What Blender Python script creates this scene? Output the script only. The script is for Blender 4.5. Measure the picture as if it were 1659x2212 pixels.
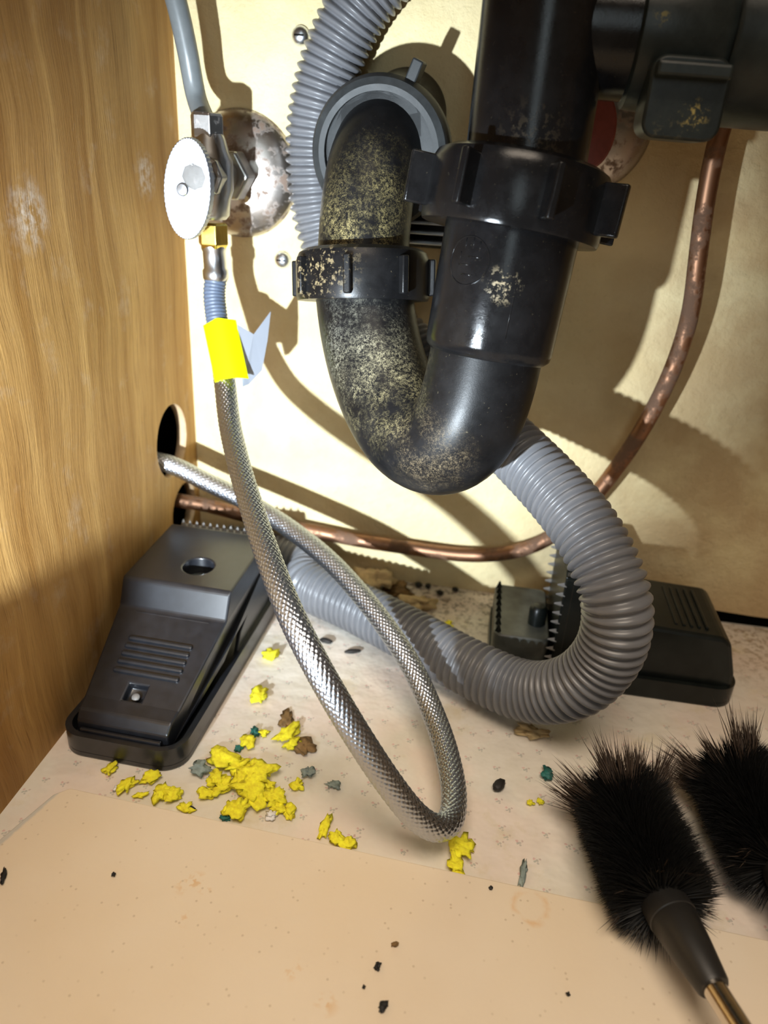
import bpy, bmesh, math, random
from mathutils import Vector, Matrix, noise
PI = math.pi
for o in list(bpy.data.objects):
    bpy.data.objects.remove(o)
scene = bpy.context.scene
COL = scene.collection

# ------------------------------------------------------------------ camera
CAM = Vector((0.18152584, -0.43327401, 0.26135474))
ROWS = ((0.9865942123, 0.1170882110, -0.1136759035),
        (0.1530685736, -0.4224225795, 0.8933807565),
        (0.0565850862, -0.8988044922, -0.4346821975))
RW = Matrix(ROWS)                                  # camera (right, down, forward) -> world
FPX = 1600.0
cd = bpy.data.cameras.new('camera')
cam = bpy.data.objects.new('camera', cd)
COL.objects.link(cam)
r_, d_, f_ = RW.col[0], RW.col[1], RW.col[2]
cam.matrix_world = Matrix(((r_.x, -d_.x, -f_.x, CAM.x), (r_.y, -d_.y, -f_.y, CAM.y),
                           (r_.z, -d_.z, -f_.z, CAM.z), (0, 0, 0, 1)))
cd.sensor_fit = 'VERTICAL'
cd.sensor_height = 36.0
cd.lens = 36.0 * FPX / 2212.0
cd.clip_start = 0.01
cd.clip_end = 20
cd.dof.use_dof = True
cd.dof.focus_distance = 0.312
cd.dof.aperture_fstop = 8.5
scene.camera = cam

# ------------------------------------------------------------------ light
world = bpy.data.worlds.new('world')
scene.world = world
world.use_nodes = True
world.node_tree.nodes['Background'].inputs[0].default_value = (1.0, 0.77, 0.52, 1)
world.node_tree.nodes['Background'].inputs[1].default_value = 0.14

def aim(o, target):
    o.rotation_euler = (Vector(target) - o.location).to_track_quat('-Z', 'Y').to_euler()

sp = bpy.data.lights.new('flashlight', 'SPOT')     # hand torch held low on the left
sp.energy = 22
sp.color = (0.80, 0.91, 1.0)
sp.shadow_soft_size = 0.004
sp.spot_size = math.radians(61)
sp.spot_blend = 0.8
spo = bpy.data.objects.new('flashlight', sp)
COL.objects.link(spo)
spo.location = (0.040, -0.46, 0.145)
aim(spo, (0.080, 0.0, 0.158))

ar = bpy.data.lights.new('kitchen_light', 'AREA')  # warm kitchen light in front of the cabinet
ar.energy = 20
ar.color = (1.0, 0.85, 0.68)
ar.shape = 'RECTANGLE'
ar.size = 0.9
ar.size_y = 0.6
aro = bpy.data.objects.new('kitchen_light', ar)
COL.objects.link(aro)
aro.location = (0.20, -0.85, 1.60)
aim(aro, (0.2, -0.28, 0.0))

stripe_l = bpy.data.lights.new('added_stripe_light', 'AREA')   # added cool lamp, puts highlight stripes on the black pipes
stripe_l.energy = 3.2
stripe_l.color = (0.80, 0.95, 1.0)
stripe_l.shape = 'RECTANGLE'
stripe_l.size = 0.26
stripe_l.size_y = 0.9
stripe_o = bpy.data.objects.new('added_stripe_light', stripe_l)
COL.objects.link(stripe_o)
stripe_o.location = (0.30, -2.1, 0.85)
aim(stripe_o, (0.2, 0.0, 0.2))

scene.view_settings.view_transform = 'Standard'
scene.view_settings.look = 'None'
scene.view_settings.exposure = 0.0
scene.view_settings.gamma = 1.0
scene.view_settings.use_curve_mapping = False

# ------------------------------------------------------------------ helpers
def ray(px, py):
    return RW @ Vector(((px - 829.5) / FPX, (py - 1106.0) / FPX, 1.0))
def at(px, py, d):
    return CAM + ray(px, py) * d
def aty(px, py, y):
    v = ray(px, py)
    return CAM + v * ((y - CAM.y) / v.y)
def atz(px, py, z):
    v = ray(px, py)
    return CAM + v * ((z - CAM.z) / v.z)

ORG = {}
def tag(o, label=None, cat=None, group=None, kind=None):
    if label: o['label'] = label
    if cat: o['category'] = cat
    if group: o['group'] = group
    if kind: o['kind'] = kind
    return o
def thing(name, loc, label, cat, group=None):
    o = bpy.data.objects.new(name, None)
    o.empty_display_size = 0.01
    COL.objects.link(o)
    o.location = loc
    ORG[o.name] = Vector(loc)
    return tag(o, label, cat, group)
def obj(name, vf, mat, parent=None, smooth=True, bevel=0, angle=40):
    v, f = vf
    v = [Vector(p) for p in v]
    if parent is not None:
        base = ORG[parent.name]
    else:
        lo = [min(p[i] for p in v) for i in range(3)]
        hi = [max(p[i] for p in v) for i in range(3)]
        base = Vector(((lo[0] + hi[0]) / 2, (lo[1] + hi[1]) / 2, lo[2]))
    me = bpy.data.meshes.new(name)
    me.from_pydata([p - base for p in v], [], f)
    me.update()
    bm = bmesh.new()
    bm.from_mesh(me)
    bmesh.ops.recalc_face_normals(bm, faces=bm.faces)
    bm.to_mesh(me)
    bm.free()
    if mat: me.materials.append(mat)
    o = bpy.data.objects.new(name, me)
    COL.objects.link(o)
    if parent is not None:
        o.parent = parent
    else:
        o.location = base
    ORG[o.name] = base
    if smooth:
        for p in me.polygons: p.use_smooth = True
        if smooth == 'auto':
            bm = bmesh.new(); bm.from_mesh(me)
            for e in bm.edges:
                if len(e.link_faces) == 2 and e.calc_face_angle(0) > math.radians(angle):
                    e.smooth = False
            bm.to_mesh(me); bm.free()
    if bevel:
        m = o.modifiers.new('bevel', 'BEVEL')
        m.width = bevel; m.segments = 2; m.limit_method = 'ANGLE'
        m.harden_normals = False
    return o
def join(*vfs):
    V, F = [], []
    for v, f in vfs:
        n = len(V)
        V += list(v)
        F += [tuple(i + n for i in q) for q in f]
    return V, F
def frame(axis):
    a = Vector(axis).normalized()
    u = a.cross(Vector((0, 0, 1)))
    if u.length < 1e-3: u = a.cross(Vector((0, 1, 0)))
    u.normalize()
    return a, u, a.cross(u)
def lathe(prof, org, axis, n=40, ref=None, close=False):
    """prof: list of (radius, height along axis)"""
    a, u, w = frame(axis)
    if ref is not None:
        u = (Vector(ref) - a * Vector(ref).dot(a)).normalized(); w = a.cross(u)
    org = Vector(org)
    V, F = [], []
    m = len(prof)
    for r, h in prof:
        for k in range(n):
            t = 2 * PI * k / n
            V.append(org + a * h + (u * math.cos(t) + w * math.sin(t)) * r)
    for i in range(m - 1 if not close else m):
        j = (i + 1) % m
        for k in range(n):
            F.append((i * n + k, i * n + (k + 1) % n, j * n + (k + 1) % n, j * n + k))
    if not close:
        if prof[0][0] > 1e-6: F.append(tuple(range(n)))
        if prof[-1][0] > 1e-6: F.append(tuple(range((m - 1) * n, m * n)))
    return V, F
def catmull(P, step):
    P = [Vector(p) for p in P]
    Q = [P[0] * 2 - P[1]] + P + [P[-1] * 2 - P[-2]]
    out = []
    for i in range(1, len(Q) - 2):
        p0, p1, p2, p3 = Q[i - 1:i + 3]
        N = 40
        for k in range(N):
            t = k / N
            out.append(0.5 * ((2 * p1) + (p2 - p0) * t + (2 * p0 - 5 * p1 + 4 * p2 - p3) * t * t
                              + (3 * p1 - p0 - 3 * p2 + p3) * t ** 3))
    out.append(P[-1])
    # uniform arc length
    acc = [0]
    for a, b in zip(out, out[1:]): acc.append(acc[-1] + (b - a).length)
    L = acc[-1]
    n = max(2, int(L / step))
    res = []
    j = 0
    for k in range(n + 1):
        s = L * k / n
        while j < len(acc) - 2 and acc[j + 1] < s: j += 1
        t = (s - acc[j]) / max(1e-12, acc[j + 1] - acc[j])
        res.append(out[j].lerp(out[j + 1], min(1, max(0, t))))
    return res, L
def smooth_path(P, it=1):
    for _ in range(it):
        P = [P[0]] + [(P[i - 1] + P[i] * 2 + P[i + 1]) / 4 for i in range(1, len(P) - 1)] + [P[-1]]
    return P
def sweep(path, rad, n=24, caps=True):
    """rad: number, or function(i, k, theta) -> radius"""
    V, F = [], []
    m = len(path)
    t0 = (path[1] - path[0]).normalized()
    _, u, w = frame(t0)
    prev = t0
    for i in range(m):
        if i == 0: t = t0
        elif i == m - 1: t = (path[i] - path[i - 1]).normalized()
        else: t = (path[i + 1] - path[i - 1]).normalized()
        q = prev.rotation_difference(t)
        u = q @ u
        u = (u - t * u.dot(t)).normalized()
        w = t.cross(u)
        prev = t
        for k in range(n):
            th = 2 * PI * k / n
            r = rad(i, k, th) if callable(rad) else rad
            V.append(path[i] + (u * math.cos(th) + w * math.sin(th)) * r)
    for i in range(m - 1):
        for k in range(n):
            F.append((i * n + k, i * n + (k + 1) % n, (i + 1) * n + (k + 1) % n, (i + 1) * n + k))
    if caps:
        F.append(tuple(range(n)))
        F.append(tuple(range((m - 1) * n, m * n)))
    return V, F
def box(c, s, M=None):
    c = Vector(c)
    V = []
    for z in (-1, 1):
        for y in (-1, 1):
            for x in (-1, 1):
                p = Vector((x * s[0] / 2, y * s[1] / 2, z * s[2] / 2))
                V.append(c + (M @ p if M else p))
    return V, [(0, 1, 3, 2), (4, 5, 7, 6), (0, 1, 5, 4), (2, 3, 7, 6), (0, 2, 6, 4), (1, 3, 7, 5)]
def prism(poly, h0, h1, T):
    """poly: 2D outline, extruded h0..h1; T maps (a, b, h) to world"""
    n = len(poly)
    V = [T(a, b, h0) for a, b in poly] + [T(a, b, h1) for a, b in poly]
    F = [tuple(range(n)), tuple(range(n, 2 * n))]
    F += [(i, (i + 1) % n, n + (i + 1) % n, n + i) for i in range(n)]
    return V, F
def rrect(x0, y0, x1, y1, r, n=6):
    P = []
    for cx, cy, a0 in ((x1 - r, y1 - r, 0), (x0 + r, y1 - r, 90), (x0 + r, y0 + r, 180), (x1 - r, y0 + r, 270)):
        for k in range(n + 1):
            a = math.radians(a0 + 90 * k / n)
            P.append((cx + r * math.cos(a), cy + r * math.sin(a)))
    return P
def boolean_cut(o, cutters):
    dg = bpy.context.evaluated_depsgraph_get
    tmp = []
    for vf in cutters:
        c = obj('cutter', vf, None)
        tmp.append(c)
        m = o.modifiers.new('cut', 'BOOLEAN')
        m.operation = 'DIFFERENCE'; m.solver = 'EXACT'; m.object = c
    bpy.context.view_layer.update()
    d = dg()
    me = bpy.data.meshes.new_from_object(o.evaluated_get(d))
    o.modifiers.clear()
    o.data = me
    for c in tmp:
        me_c = c.data
        bpy.data.objects.remove(c)
        bpy.data.meshes.remove(me_c)

# ------------------------------------------------------------------ materials
class NT:
    def __init__(s, name):
        s.m = bpy.data.materials.new(name)
        s.m.use_nodes = True
        s.t = s.m.node_tree
        s.b = s.t.nodes['Principled BSDF']
        s._pos = None
    def n(s, typ, **kw):
        x = s.t.nodes.new(typ)
        for k, v in kw.items():
            setattr(x, k, v)
        return x
    def put(s, sock, val):
        if isinstance(val, bpy.types.NodeSocket): s.t.links.new(val, sock)
        elif isinstance(val, (tuple, list)) and len(val) == 3 and len(sock.default_value) == 4: sock.default_value = (*val, 1)
        else: sock.default_value = val
    def pos(s):
        if s._pos is None: s._pos = s.n('ShaderNodeNewGeometry').outputs['Position']
        return s._pos
    def vmath(s, op, a, b):
        x = s.n('ShaderNodeVectorMath', operation=op)
        s.put(x.inputs[0], a)
        s.put(x.inputs[3] if op == 'SCALE' else x.inputs[1], b)
        return x.outputs['Value' if op in ('DISTANCE', 'DOT_PRODUCT', 'LENGTH') else 'Vector']
    def math(s, op, a, b=0.0, clamp=False):
        x = s.n('ShaderNodeMath', operation=op, use_clamp=clamp)
        s.put(x.inputs[0], a); s.put(x.inputs[1], b)
        return x.outputs[0]
    def noise(s, scale, detail=4, rough=.55, vec=None, dist=0):
        x = s.n('ShaderNodeTexNoise')
        s.put(x.inputs['Vector'], vec if vec is not None else s.pos())
        x.inputs['Scale'].default_value = scale
        x.inputs['Detail'].default_value = detail
        x.inputs['Roughness'].default_value = rough
        x.inputs['Distortion'].default_value = dist
        return x.outputs[0]
    def vor(s, scale, vec=None, rnd=1.0, out='Distance', feature='F1', dims='3D'):
        x = s.n('ShaderNodeTexVoronoi', feature=feature, voronoi_dimensions=dims)
        s.put(x.inputs['Vector'], vec if vec is not None else s.pos())
        x.inputs['Scale'].default_value = scale
        x.inputs['Randomness'].default_value = rnd
        return x.outputs[out]
    def ramp(s, fac, *stops):
        x = s.n('ShaderNodeMapRange')
        s.put(x.inputs['Value'], fac)
        x.inputs['From Min'].default_value = stops[0]; x.inputs['From Max'].default_value = stops[1]
        x.inputs['To Min'].default_value = stops[2] if len(stops) > 2 else 0.0
        x.inputs['To Max'].default_value = stops[3] if len(stops) > 2 else 1.0
        return x.outputs[0]
    def mix(s, fac, a, b):
        x = s.n('ShaderNodeMix', data_type='RGBA')
        s.put(x.inputs[0], fac)
        s.put(x.inputs[6], a); s.put(x.inputs[7], b)
        return x.outputs[2]
    def near(s, p, r0, r1):
        d = s.vmath('DISTANCE', s.pos(), tuple(p))
        return s.ramp(d, r1, r0)          # 1 inside r0, 0 beyond r1
    def bump(s, h, strength=.3, dist=.001, prev=None):
        x = s.n('ShaderNodeBump')
        x.inputs['Strength'].default_value = strength
        x.inputs['Distance'].default_value = dist
        s.put(x.inputs['Height'], h)
        if prev is not None: s.put(x.inputs['Normal'], prev)
        return x.outputs[0]
    def done(s, color=None, rough=None, metal=None, normal=None, spec=None, alpha=None, trans=None, coat=None):
        for k, v in (('Base Color', color), ('Roughness', rough), ('Metallic', metal), ('Normal', normal),
                     ('Specular IOR Level', spec), ('Alpha', alpha), ('Transmission Weight', trans), ('Coat Weight', coat)):
            if v is not None: s.put(s.b.inputs[k], v)
        return s.m
def plain(name, color, rough=.5, metal=0, spec=None, var=.12, scale=300, bump=0):
    t = NT(name)
    n = t.noise(scale, 3)
    dark = tuple(c * (1 - var) for c in color); lite = tuple(min(1, c * (1 + var)) for c in color)
    col = t.mix(t.ramp(n, .3, .7), dark, lite)
    return t.done(col, rough, metal, t.bump(n, .4, bump) if bump else None, spec)

def m_wood():
    t = NT('oak_veneer')
    p = t.pos()
    warp = t.noise(7, 2, .5)
    sc = t.vmath('MULTIPLY', p, (1, 1, .075))
    off = t.n('ShaderNodeCombineXYZ')
    t.put(off.inputs[1], t.math('MULTIPLY', warp, .035))
    v = t.vmath('ADD', sc, off.outputs[0])
    grain = t.noise(330, 6, .65, v)
    broad = t.noise(60, 4, .55, v, .6)
    vf = t.vmath('ADD', t.vmath('MULTIPLY', p, (1, 1, .03)), off.outputs[0])
    fine = t.noise(1300, 4, .7, vf)
    c = t.mix(t.ramp(broad, .33, .68), (.33, .165, .042), (.56, .335, .115))
    c = t.mix(t.math('MULTIPLY', t.ramp(grain, .5, .72), .55), c, (.25, .125, .035))
    c = t.mix(t.math('MULTIPLY', t.ramp(fine, .54, .68), .65), c, (.20, .095, .026))
    sm = t.math('MULTIPLY', t.ramp(t.noise(45, 6, .7), .56, .78), .28)
    c = t.mix(sm, c, (.72, .62, .50))
    # chalky smudges rubbed on behind the valve handle and further forward
    for q, r in ((aty(325, 380, -.045), .013), (Vector((0, -.150, .232)), .016), (Vector((0, -.20, .235)), .02)):
        q = Vector((0, q.y, q.z))
        k = t.math('MULTIPLY', t.near(q, r * .2, r), t.ramp(t.noise(190, 5, .7), .42, .62), True)
        c = t.mix(t.math('MULTIPLY', k, .7), c, (.80, .74, .68))
    h = t.math('ADD', grain, t.math('MULTIPLY', fine, .8))
    return t.done(c, .62, 0, t.bump(h, .45, .0009), .25)
def m_backwall():
    t = NT('painted_back_panel')
    a = t.noise(32, 6, .6); b = t.noise(260, 5, .65); e = t.vor(420)
    c = t.mix(t.ramp(a, .35, .7), (.80, .68, .40), (.71, .575, .31))
    c = t.mix(t.math('MULTIPLY', t.ramp(t.noise(14, 5, .6), .5, .7), .45), c, (.60, .46, .27))
    c = t.mix(t.math('MULTIPLY', t.ramp(b, .60, .74), .35), c, (.48, .36, .18))
    # brown water staining along the bottom right
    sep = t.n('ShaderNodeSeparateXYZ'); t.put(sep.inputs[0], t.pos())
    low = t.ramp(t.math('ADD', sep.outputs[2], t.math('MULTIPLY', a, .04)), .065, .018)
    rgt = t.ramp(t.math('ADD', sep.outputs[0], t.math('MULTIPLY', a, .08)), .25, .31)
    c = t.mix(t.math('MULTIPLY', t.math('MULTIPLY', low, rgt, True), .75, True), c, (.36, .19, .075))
    c = t.mix(t.math('MULTIPLY', t.math('MULTIPLY', t.ramp(sep.outputs[0], .22, .29), t.ramp(t.noise(22, 5, .6), .30, .55)), .7, True), c, (.50, .345, .18))  # tan staining, deepened to dim the right side where the torch fades
    h = t.math('ADD', t.math('MULTIPLY', b, 1.0), t.math('MULTIPLY', t.noise(120, 4, .6), 1.2))
    return t.done(c, .7, 0, t.bump(h, .9, .0010), .2)
def m_liner():
    t = NT('flowered_shelf_paper')
    p = t.pos()
    a = t.noise(40, 5, .6)
    c = t.mix(t.ramp(a, .35, .65), (.82, .765, .68), (.74, .68, .58))
    c = t.mix(t.math('MULTIPLY', t.ramp(t.noise(18, 4), .48, .62), .4), c, (.86, .66, .57))
    fine = t.noise(900, 3, .6)
    def dot(off, r):
        v = t.vmath('MULTIPLY', t.vmath('ADD', p, off), (1, 1, 0))
        return t.math('MULTIPLY', t.ramp(t.math('ADD', t.vor(80, v, 1.0, dims='2D'), t.math('MULTIPLY', t.math('SUBTRACT', fine, .5), .12)), r, r * .6), 1, True)
    for off, r, col in (((0, 0, 0), .062, (.26, .26, .24)), ((.0010, .0006, 0), .050, (.24, .29, .25)), ((-.0002, .0013, 0), .045, (.30, .30, .27)),
                        ((.0013, -.0007, 0), .060, (.62, .25, .25)), ((-.0011, -.0009, 0), .050, (.40, .24, .23))):
        c = t.mix(t.math('MULTIPLY', dot(off, r), .46), c, col)
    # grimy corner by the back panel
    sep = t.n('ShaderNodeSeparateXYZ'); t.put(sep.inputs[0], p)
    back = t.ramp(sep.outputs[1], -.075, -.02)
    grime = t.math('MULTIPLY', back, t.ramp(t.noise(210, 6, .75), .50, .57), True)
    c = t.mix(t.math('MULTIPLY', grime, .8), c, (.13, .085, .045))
    rgt = t.math('MULTIPLY', t.ramp(sep.outputs[0], .26, .33), t.ramp(sep.outputs[1], -.14, -.04), True)
    c = t.mix(t.math('MULTIPLY', rgt, .45), c, (.42, .29, .17))
    c = t.mix(t.math('MULTIPLY', t.ramp(t.noise(30, 6, .7), .58, .7), .5), c, (.66, .55, .34))
    h = t.noise(55, 3, .5)
    return t.done(c, .42, 0, t.bump(h, .5, .004), .4)
def m_board():
    t = NT('cream_board')
    a = t.noise(16, 4, .5); b = t.noise(500, 3)
    c = t.mix(t.ramp(a, .35, .65), (.82, .70, .55), (.79, .655, .49))
    sp_ = t.vor(150, None, 1, dims='2D')
    big = t.noise(70, 2)
    k = t.math('MULTIPLY', t.ramp(sp_, .085, .05), t.ramp(big, .5, .6), True)
    c = t.mix(t.math('MULTIPLY', k, .35), c, (.36, .24, .13))
    # rusty ring marks and streaks left by cans
    def ring(q, r, w, s):
        d = t.vmath('DISTANCE', t.pos(), tuple(q))
        d = t.math('ADD', d, t.math('MULTIPLY', t.math('SUBTRACT', t.noise(110, 3), .5), .006))
        e = t.math('ABSOLUTE', t.math('SUBTRACT', d, r))
        return t.math('MULTIPLY', t.math('MULTIPLY', t.ramp(e, w, 0), t.ramp(t.noise(120, 3), .35, .6), True), s)
    for q, r, w, s in ((atz(1145, 1962, .004), .0065, .0016, .6), (atz(425, 1955, .004), .010, .0012, .0),):
        c = t.mix(ring(q, r, w, s), c, (.72, .40, .14))
    for x, y, r in ((400, 1912, .005), (425, 1903, .005), (445, 1915, .004), (405, 1985, .004), (630, 2092, .005), (705, 2170, .005)):
        k = t.math('MULTIPLY', t.near(atz(x, y, .004), .0005, r), t.ramp(t.noise(240, 3), .5, .58), True)
        c = t.mix(t.math('MULTIPLY', k, .55), c, (.70, .40, .14))
    e0, e1_ = atz(130, 1697, .004), atz(0, 1812, .004)          # worn grey strip along the left edge
    nn_ = (e1_ - e0).normalized(); nn_ = Vector((-nn_.y, nn_.x, 0))
    dl = t.math('ABSOLUTE', t.math('SUBTRACT', t.vmath('DOT_PRODUCT', t.pos(), tuple(nn_)), e0.dot(nn_)))
    dl = t.math('ADD', dl, t.math('MULTIPLY', t.noise(260, 3), .0015))
    c = t.mix(t.math('MULTIPLY', t.ramp(dl, .0040, .0028), .8, True), c, (.52, .50, .46))
    return t.done(c, .5, 0, t.bump(b, .12, .0004), .35)
def m_abs(name, base=(.006, .006, .0065), rough=.22, dust=0.10, patches=(), spec=.26):
    t = NT(name)
    a = t.noise(90, 5, .65); b = t.noise(700, 4, .7); e = t.noise(2200, 3, .7)
    c = t.mix(t.ramp(a, .4, .7), base, tuple(x * 1.7 for x in base))
    speck = t.math('MULTIPLY', t.ramp(b, .66, .76), dust * 1.6, True)
    c = t.mix(speck, c, (.30, .25, .15))
    r = t.math('ADD', rough, t.math('MULTIPLY', t.ramp(a, .4, .7), .10))
    h = b
    for q, r0, r1, col, amt, fine in patches:
        k = t.near(q, r0, r1)
        nn = t.math('ADD', t.math('MULTIPLY', b, .5), t.math('MULTIPLY', e, .5)) if fine else t.noise(330, 5, .7)
        k = t.math('MULTIPLY', t.math('MULTIPLY', k, t.ramp(nn, .47, .66) if fine else t.ramp(nn, .53, .60), True), amt, True)
        if fine: k = t.math('MULTIPLY', k, t.ramp(t.noise(75, 4, .6), .36, .60), True)
        c = t.mix(k, c, col)
        r = t.math('ADD', r, t.math('MULTIPLY', k, .5), True)
    return t.done(c, r, 0, t.bump(t.math('ADD', h, e), .12, .0003), spec)
def m_metal(name, col, rough=.25, rust=0.0, rustcol=(.22, .09, .04), scale=160):
    t = NT(name)
    a = t.noise(scale, 6, .7)
    k = t.math('MULTIPLY', t.ramp(a, .62 - rust * .25, .70 - rust * .2), min(1, rust * 1.6), True)
    c = t.mix(k, col, rustcol)
    return t.done(c, t.math('ADD', rough, t.math('MULTIPLY', k, .5)), t.math('SUBTRACT', 1.0, k, True), t.bump(a, .15, .0004))

DUST = (.40, .34, .17)
M = {}
M['wood'] = m_wood()
M['raw'] = plain('raw_plywood_edge', (.66, .46, .27), .8)
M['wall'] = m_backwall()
M['liner'] = m_liner()
M['board'] = m_board()
M['boardedge'] = plain('board_edge', (.55, .50, .43), .7)
M['void'] = plain('dark_void', (.006, .005, .004), .9, spec=.1)
M['gyp'] = plain('cabinet_paint', (.26, .18, .10), .7)
M['abs'] = m_abs('black_abs', rough=.13, dust=.10, patches=(
    (aty(1083, 618, -.143), .003, .0085, (.42, .35, .22), .8, False),
    (at(1150, 300, .262), .004, .016, (.13, .10, .06), .2, False),
    (at(925, 940, .315), .010, .030, (.20, .16, .09), .55, True)))
M['abs_dusty'] = m_abs('dusty_black_abs', rough=.34, spec=.20, dust=.25, patches=(
    (at(835, 830, .325), .014, .034, DUST, .8, True),
    (at(770, 750, .335), .008, .034, (.36, .35, .28), .7, True),
    (at(930, 990, .31), .004, .024, (.34, .26, .15), .7, True),
    (at(800, 440, .33), .008, .036, (.34, .28, .12), .85, True),
    (at(745, 520, .335), .004, .026, (.40, .33, .15), .9, True)))
M['abs_nut'] = m_abs('black_abs_nut', rough=.14, dust=.10)
M['abs_nut_dusty'] = m_abs('dusty_black_nut', rough=.3, dust=.3, patches=(
    (at(690, 570, .335), .006, .026, (.36, .28, .15), .8, False),))
M['abs_worn'] = m_abs('worn_black_abs', (.016, .020, .019), rough=.30, dust=.12, patches=(
    (at(1500, 250, .25), .001, .006, (.52, .42, .14), .8, False),
    (at(1440, 20, .24), .002, .007, (.52, .42, .10), .9, False),
    (at(1440, 290, .25), .001, .009, (.30, .26, .14), .4, False)))
M['abs_ring'] = m_abs('grey_black_ring', (.022, .024, .025), rough=.45, dust=.05)
M['corr'] = plain('grey_corrugated_plastic', (.155, .157, .168), .33, var=.10, scale=60, spec=.45)
M['braid'] = NT('steel_braid').done((.48, .52, .59), .30, 1.0)
M['ferrule'] = m_metal('crimped_steel', (.62, .63, .66), .28)
M['relief'] = plain('blue_grey_relief', (.10, .13, .19), .45)
M['brass'] = m_metal('brass', (.80, .60, .16), .22)
M['chrome'] = m_metal('chrome', (.40, .42, .47), .42, .15, (.36, .33, .31), 260)
M['nickel'] = m_metal('dull_nickel', (.46, .45, .44), .32, .15)
M['rusty'] = m_metal('rusty_chrome', (.46, .42, .39), .30, .50, (.17, .095, .055), 120)
M['tube'] = plain('grey_supply_tube', (.16, .175, .18), .34, var=.06)
M['copper'] = m_metal('tarnished_copper', (.30, .16, .095), .46, .55, (.14, .08, .05), 60)
M['red'] = plain('red_plastic', (.20, .045, .035), .45)
M['yellow'] = plain('fluorescent_yellow_tape', (.80, .84, .0), .55, var=.03, spec=.2)
M['zinc'] = m_metal('zinc_screw', (.66, .70, .76), .3)
M['black'] = plain('black_moulded_plastic', (.010, .011, .014), .28, var=.25, scale=200, spec=.75)
M['black2'] = plain('greenish_black_plastic', (.008, .010, .009), .3, var=.3, scale=120, spec=.3)
M['teeth'] = plain('grey_tooth_strip', (.20, .19, .18), .5)
M['bristle'] = plain('black_bristles', (.006, .006, .006), .55, spec=.3)
M['tip'] = plain('brown_bristle_tips', (.055, .038, .028), .6, spec=.2)
M['rubber'] = plain('black_rubber_grip', (.016, .015, .014), .45, var=.1)
M['rod'] = m_metal('polished_rod', (.70, .64, .56), .14)
M['foam'] = plain('yellow_foam', (.95, .80, .03), .9, var=.2, scale=500, bump=.001)
M['teal'] = plain('teal_scrap', (.02, .15, .13), .6)
M['greytuft'] = plain('grey_green_lint', (.24, .29, .27), .9, var=.3)
M['leaf'] = plain('dry_brown_leaf', (.24, .14, .05), .8, var=.35)
M['pale'] = plain('pale_husk', (.56, .42, .22), .8, var=.2)
M['paper'] = plain('white_paper_scrap', (.80, .78, .76), .7, var=.05)
M['dropping'] = plain('black_dropping', (.012, .010, .009), .6)
t = NT('clear_plastic_flag')
M['flag'] = t.done((.33, .36, .42), .35, 0, None, .5, None, .2)

# ------------------------------------------------------------------ room shell
XR, YF, ZT = 0.62, -0.56, 0.60
def struct(name, vf, mat, label, parent=None, **kw):
    o = obj(name, vf, mat, parent, **kw)
    if parent is None: tag(o, label, None, None, 'structure')
    return o
# floor with gentle waviness of the loose shelf paper
V, F = [], []
NX, NY = 90, 80
for j in range(NY + 1):
    for i in range(NX + 1):
        x = -0.0 + XR * i / NX; y = YF + (0.0 - YF) * j / NY
        V.append((x, y, 0))
for j in range(NY):
    for i in range(NX):
        a = j * (NX + 1) + i
        F.append((a, a + 1, a + NX + 2, a + NX + 1))
nb = len(V)
fv, ff = join((V, F), box((XR / 2, YF / 2, -.010), (XR, -YF, .016)))
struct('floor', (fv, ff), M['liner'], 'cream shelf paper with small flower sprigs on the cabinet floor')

# left side panel, 16 mm thick, with two drilled openings
wl = struct('wall_left', box((-.003, YF / 2, ZT / 2), (.006, -YF + .02, ZT)), M['wood'], 'oak veneered left side panel of the cabinet', smooth=False)
def oval(cy, cz, ry, rz, x0, x1, n=40, tilt=0):
    poly = []
    for k in range(n):
        a = 2 * PI * k / n
        u, v = ry * math.cos(a), rz * math.sin(a)
        poly.append((cy + u * math.cos(tilt) - v * math.sin(tilt), cz + u * math.sin(tilt) + v * math.cos(tilt)))
    return prism(poly, x0, x1, lambda a, b, h: Vector((h, a, b)))
wl.data.materials.append(M['raw'])
boolean_cut(wl, [oval(-.0362, .0985, .0215, .0225, -.05, .05), oval(-.0250, .0480, .0185, .0175, -.05, .05)])
for p in wl.data.polygons:
    c = p.center + wl.location
    if abs(p.normal.x) < .5 and -.10 < c.y < -.002 and .02 < c.z < .14: p.material_index = 1
# the closed bay behind the openings
bay = join(box((-.20, -.15, .15), (.004, .32, .32)), box((-.11, .012, .15), (.19, .004, .32)), box((-.11, -.31, .15), (.19, .004, .32)),
           box((-.11, -.15, .31), (.19, .32, .004)), box((-.11, -.15, -.01), (.19, .32, .004)))
struct('trim_1', bay, M['void'], 'dark bay behind the left side panel', smooth=False)

# back panel with a broken-away gap along its foot on the right
poly = [(0, 0), (.326, 0), (.332, .006), (.345, .0085), (.37, .0075), (.42, .008), (XR, .007), (XR, ZT), (0, ZT)]
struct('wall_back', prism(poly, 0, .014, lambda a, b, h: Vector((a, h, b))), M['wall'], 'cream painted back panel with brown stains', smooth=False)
struct('trim_2', join(box((.48, .06, .03), (.32, .004, .08)), box((.48, .036, -.004), (.32, .05, .004))), M['void'], 'dark gap behind the back panel', smooth=False)
struct('wall_right', box((XR + .008, YF / 2, ZT / 2), (.016, -YF + .02, ZT)), M['gyp'], 'right side panel of the cabinet', smooth=False)
struct('ceiling', box((XR / 2, -.145, ZT + .01), (XR + .03, .33, .02)), M['gyp'], 'underside of the worktop', smooth=False)

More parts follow.
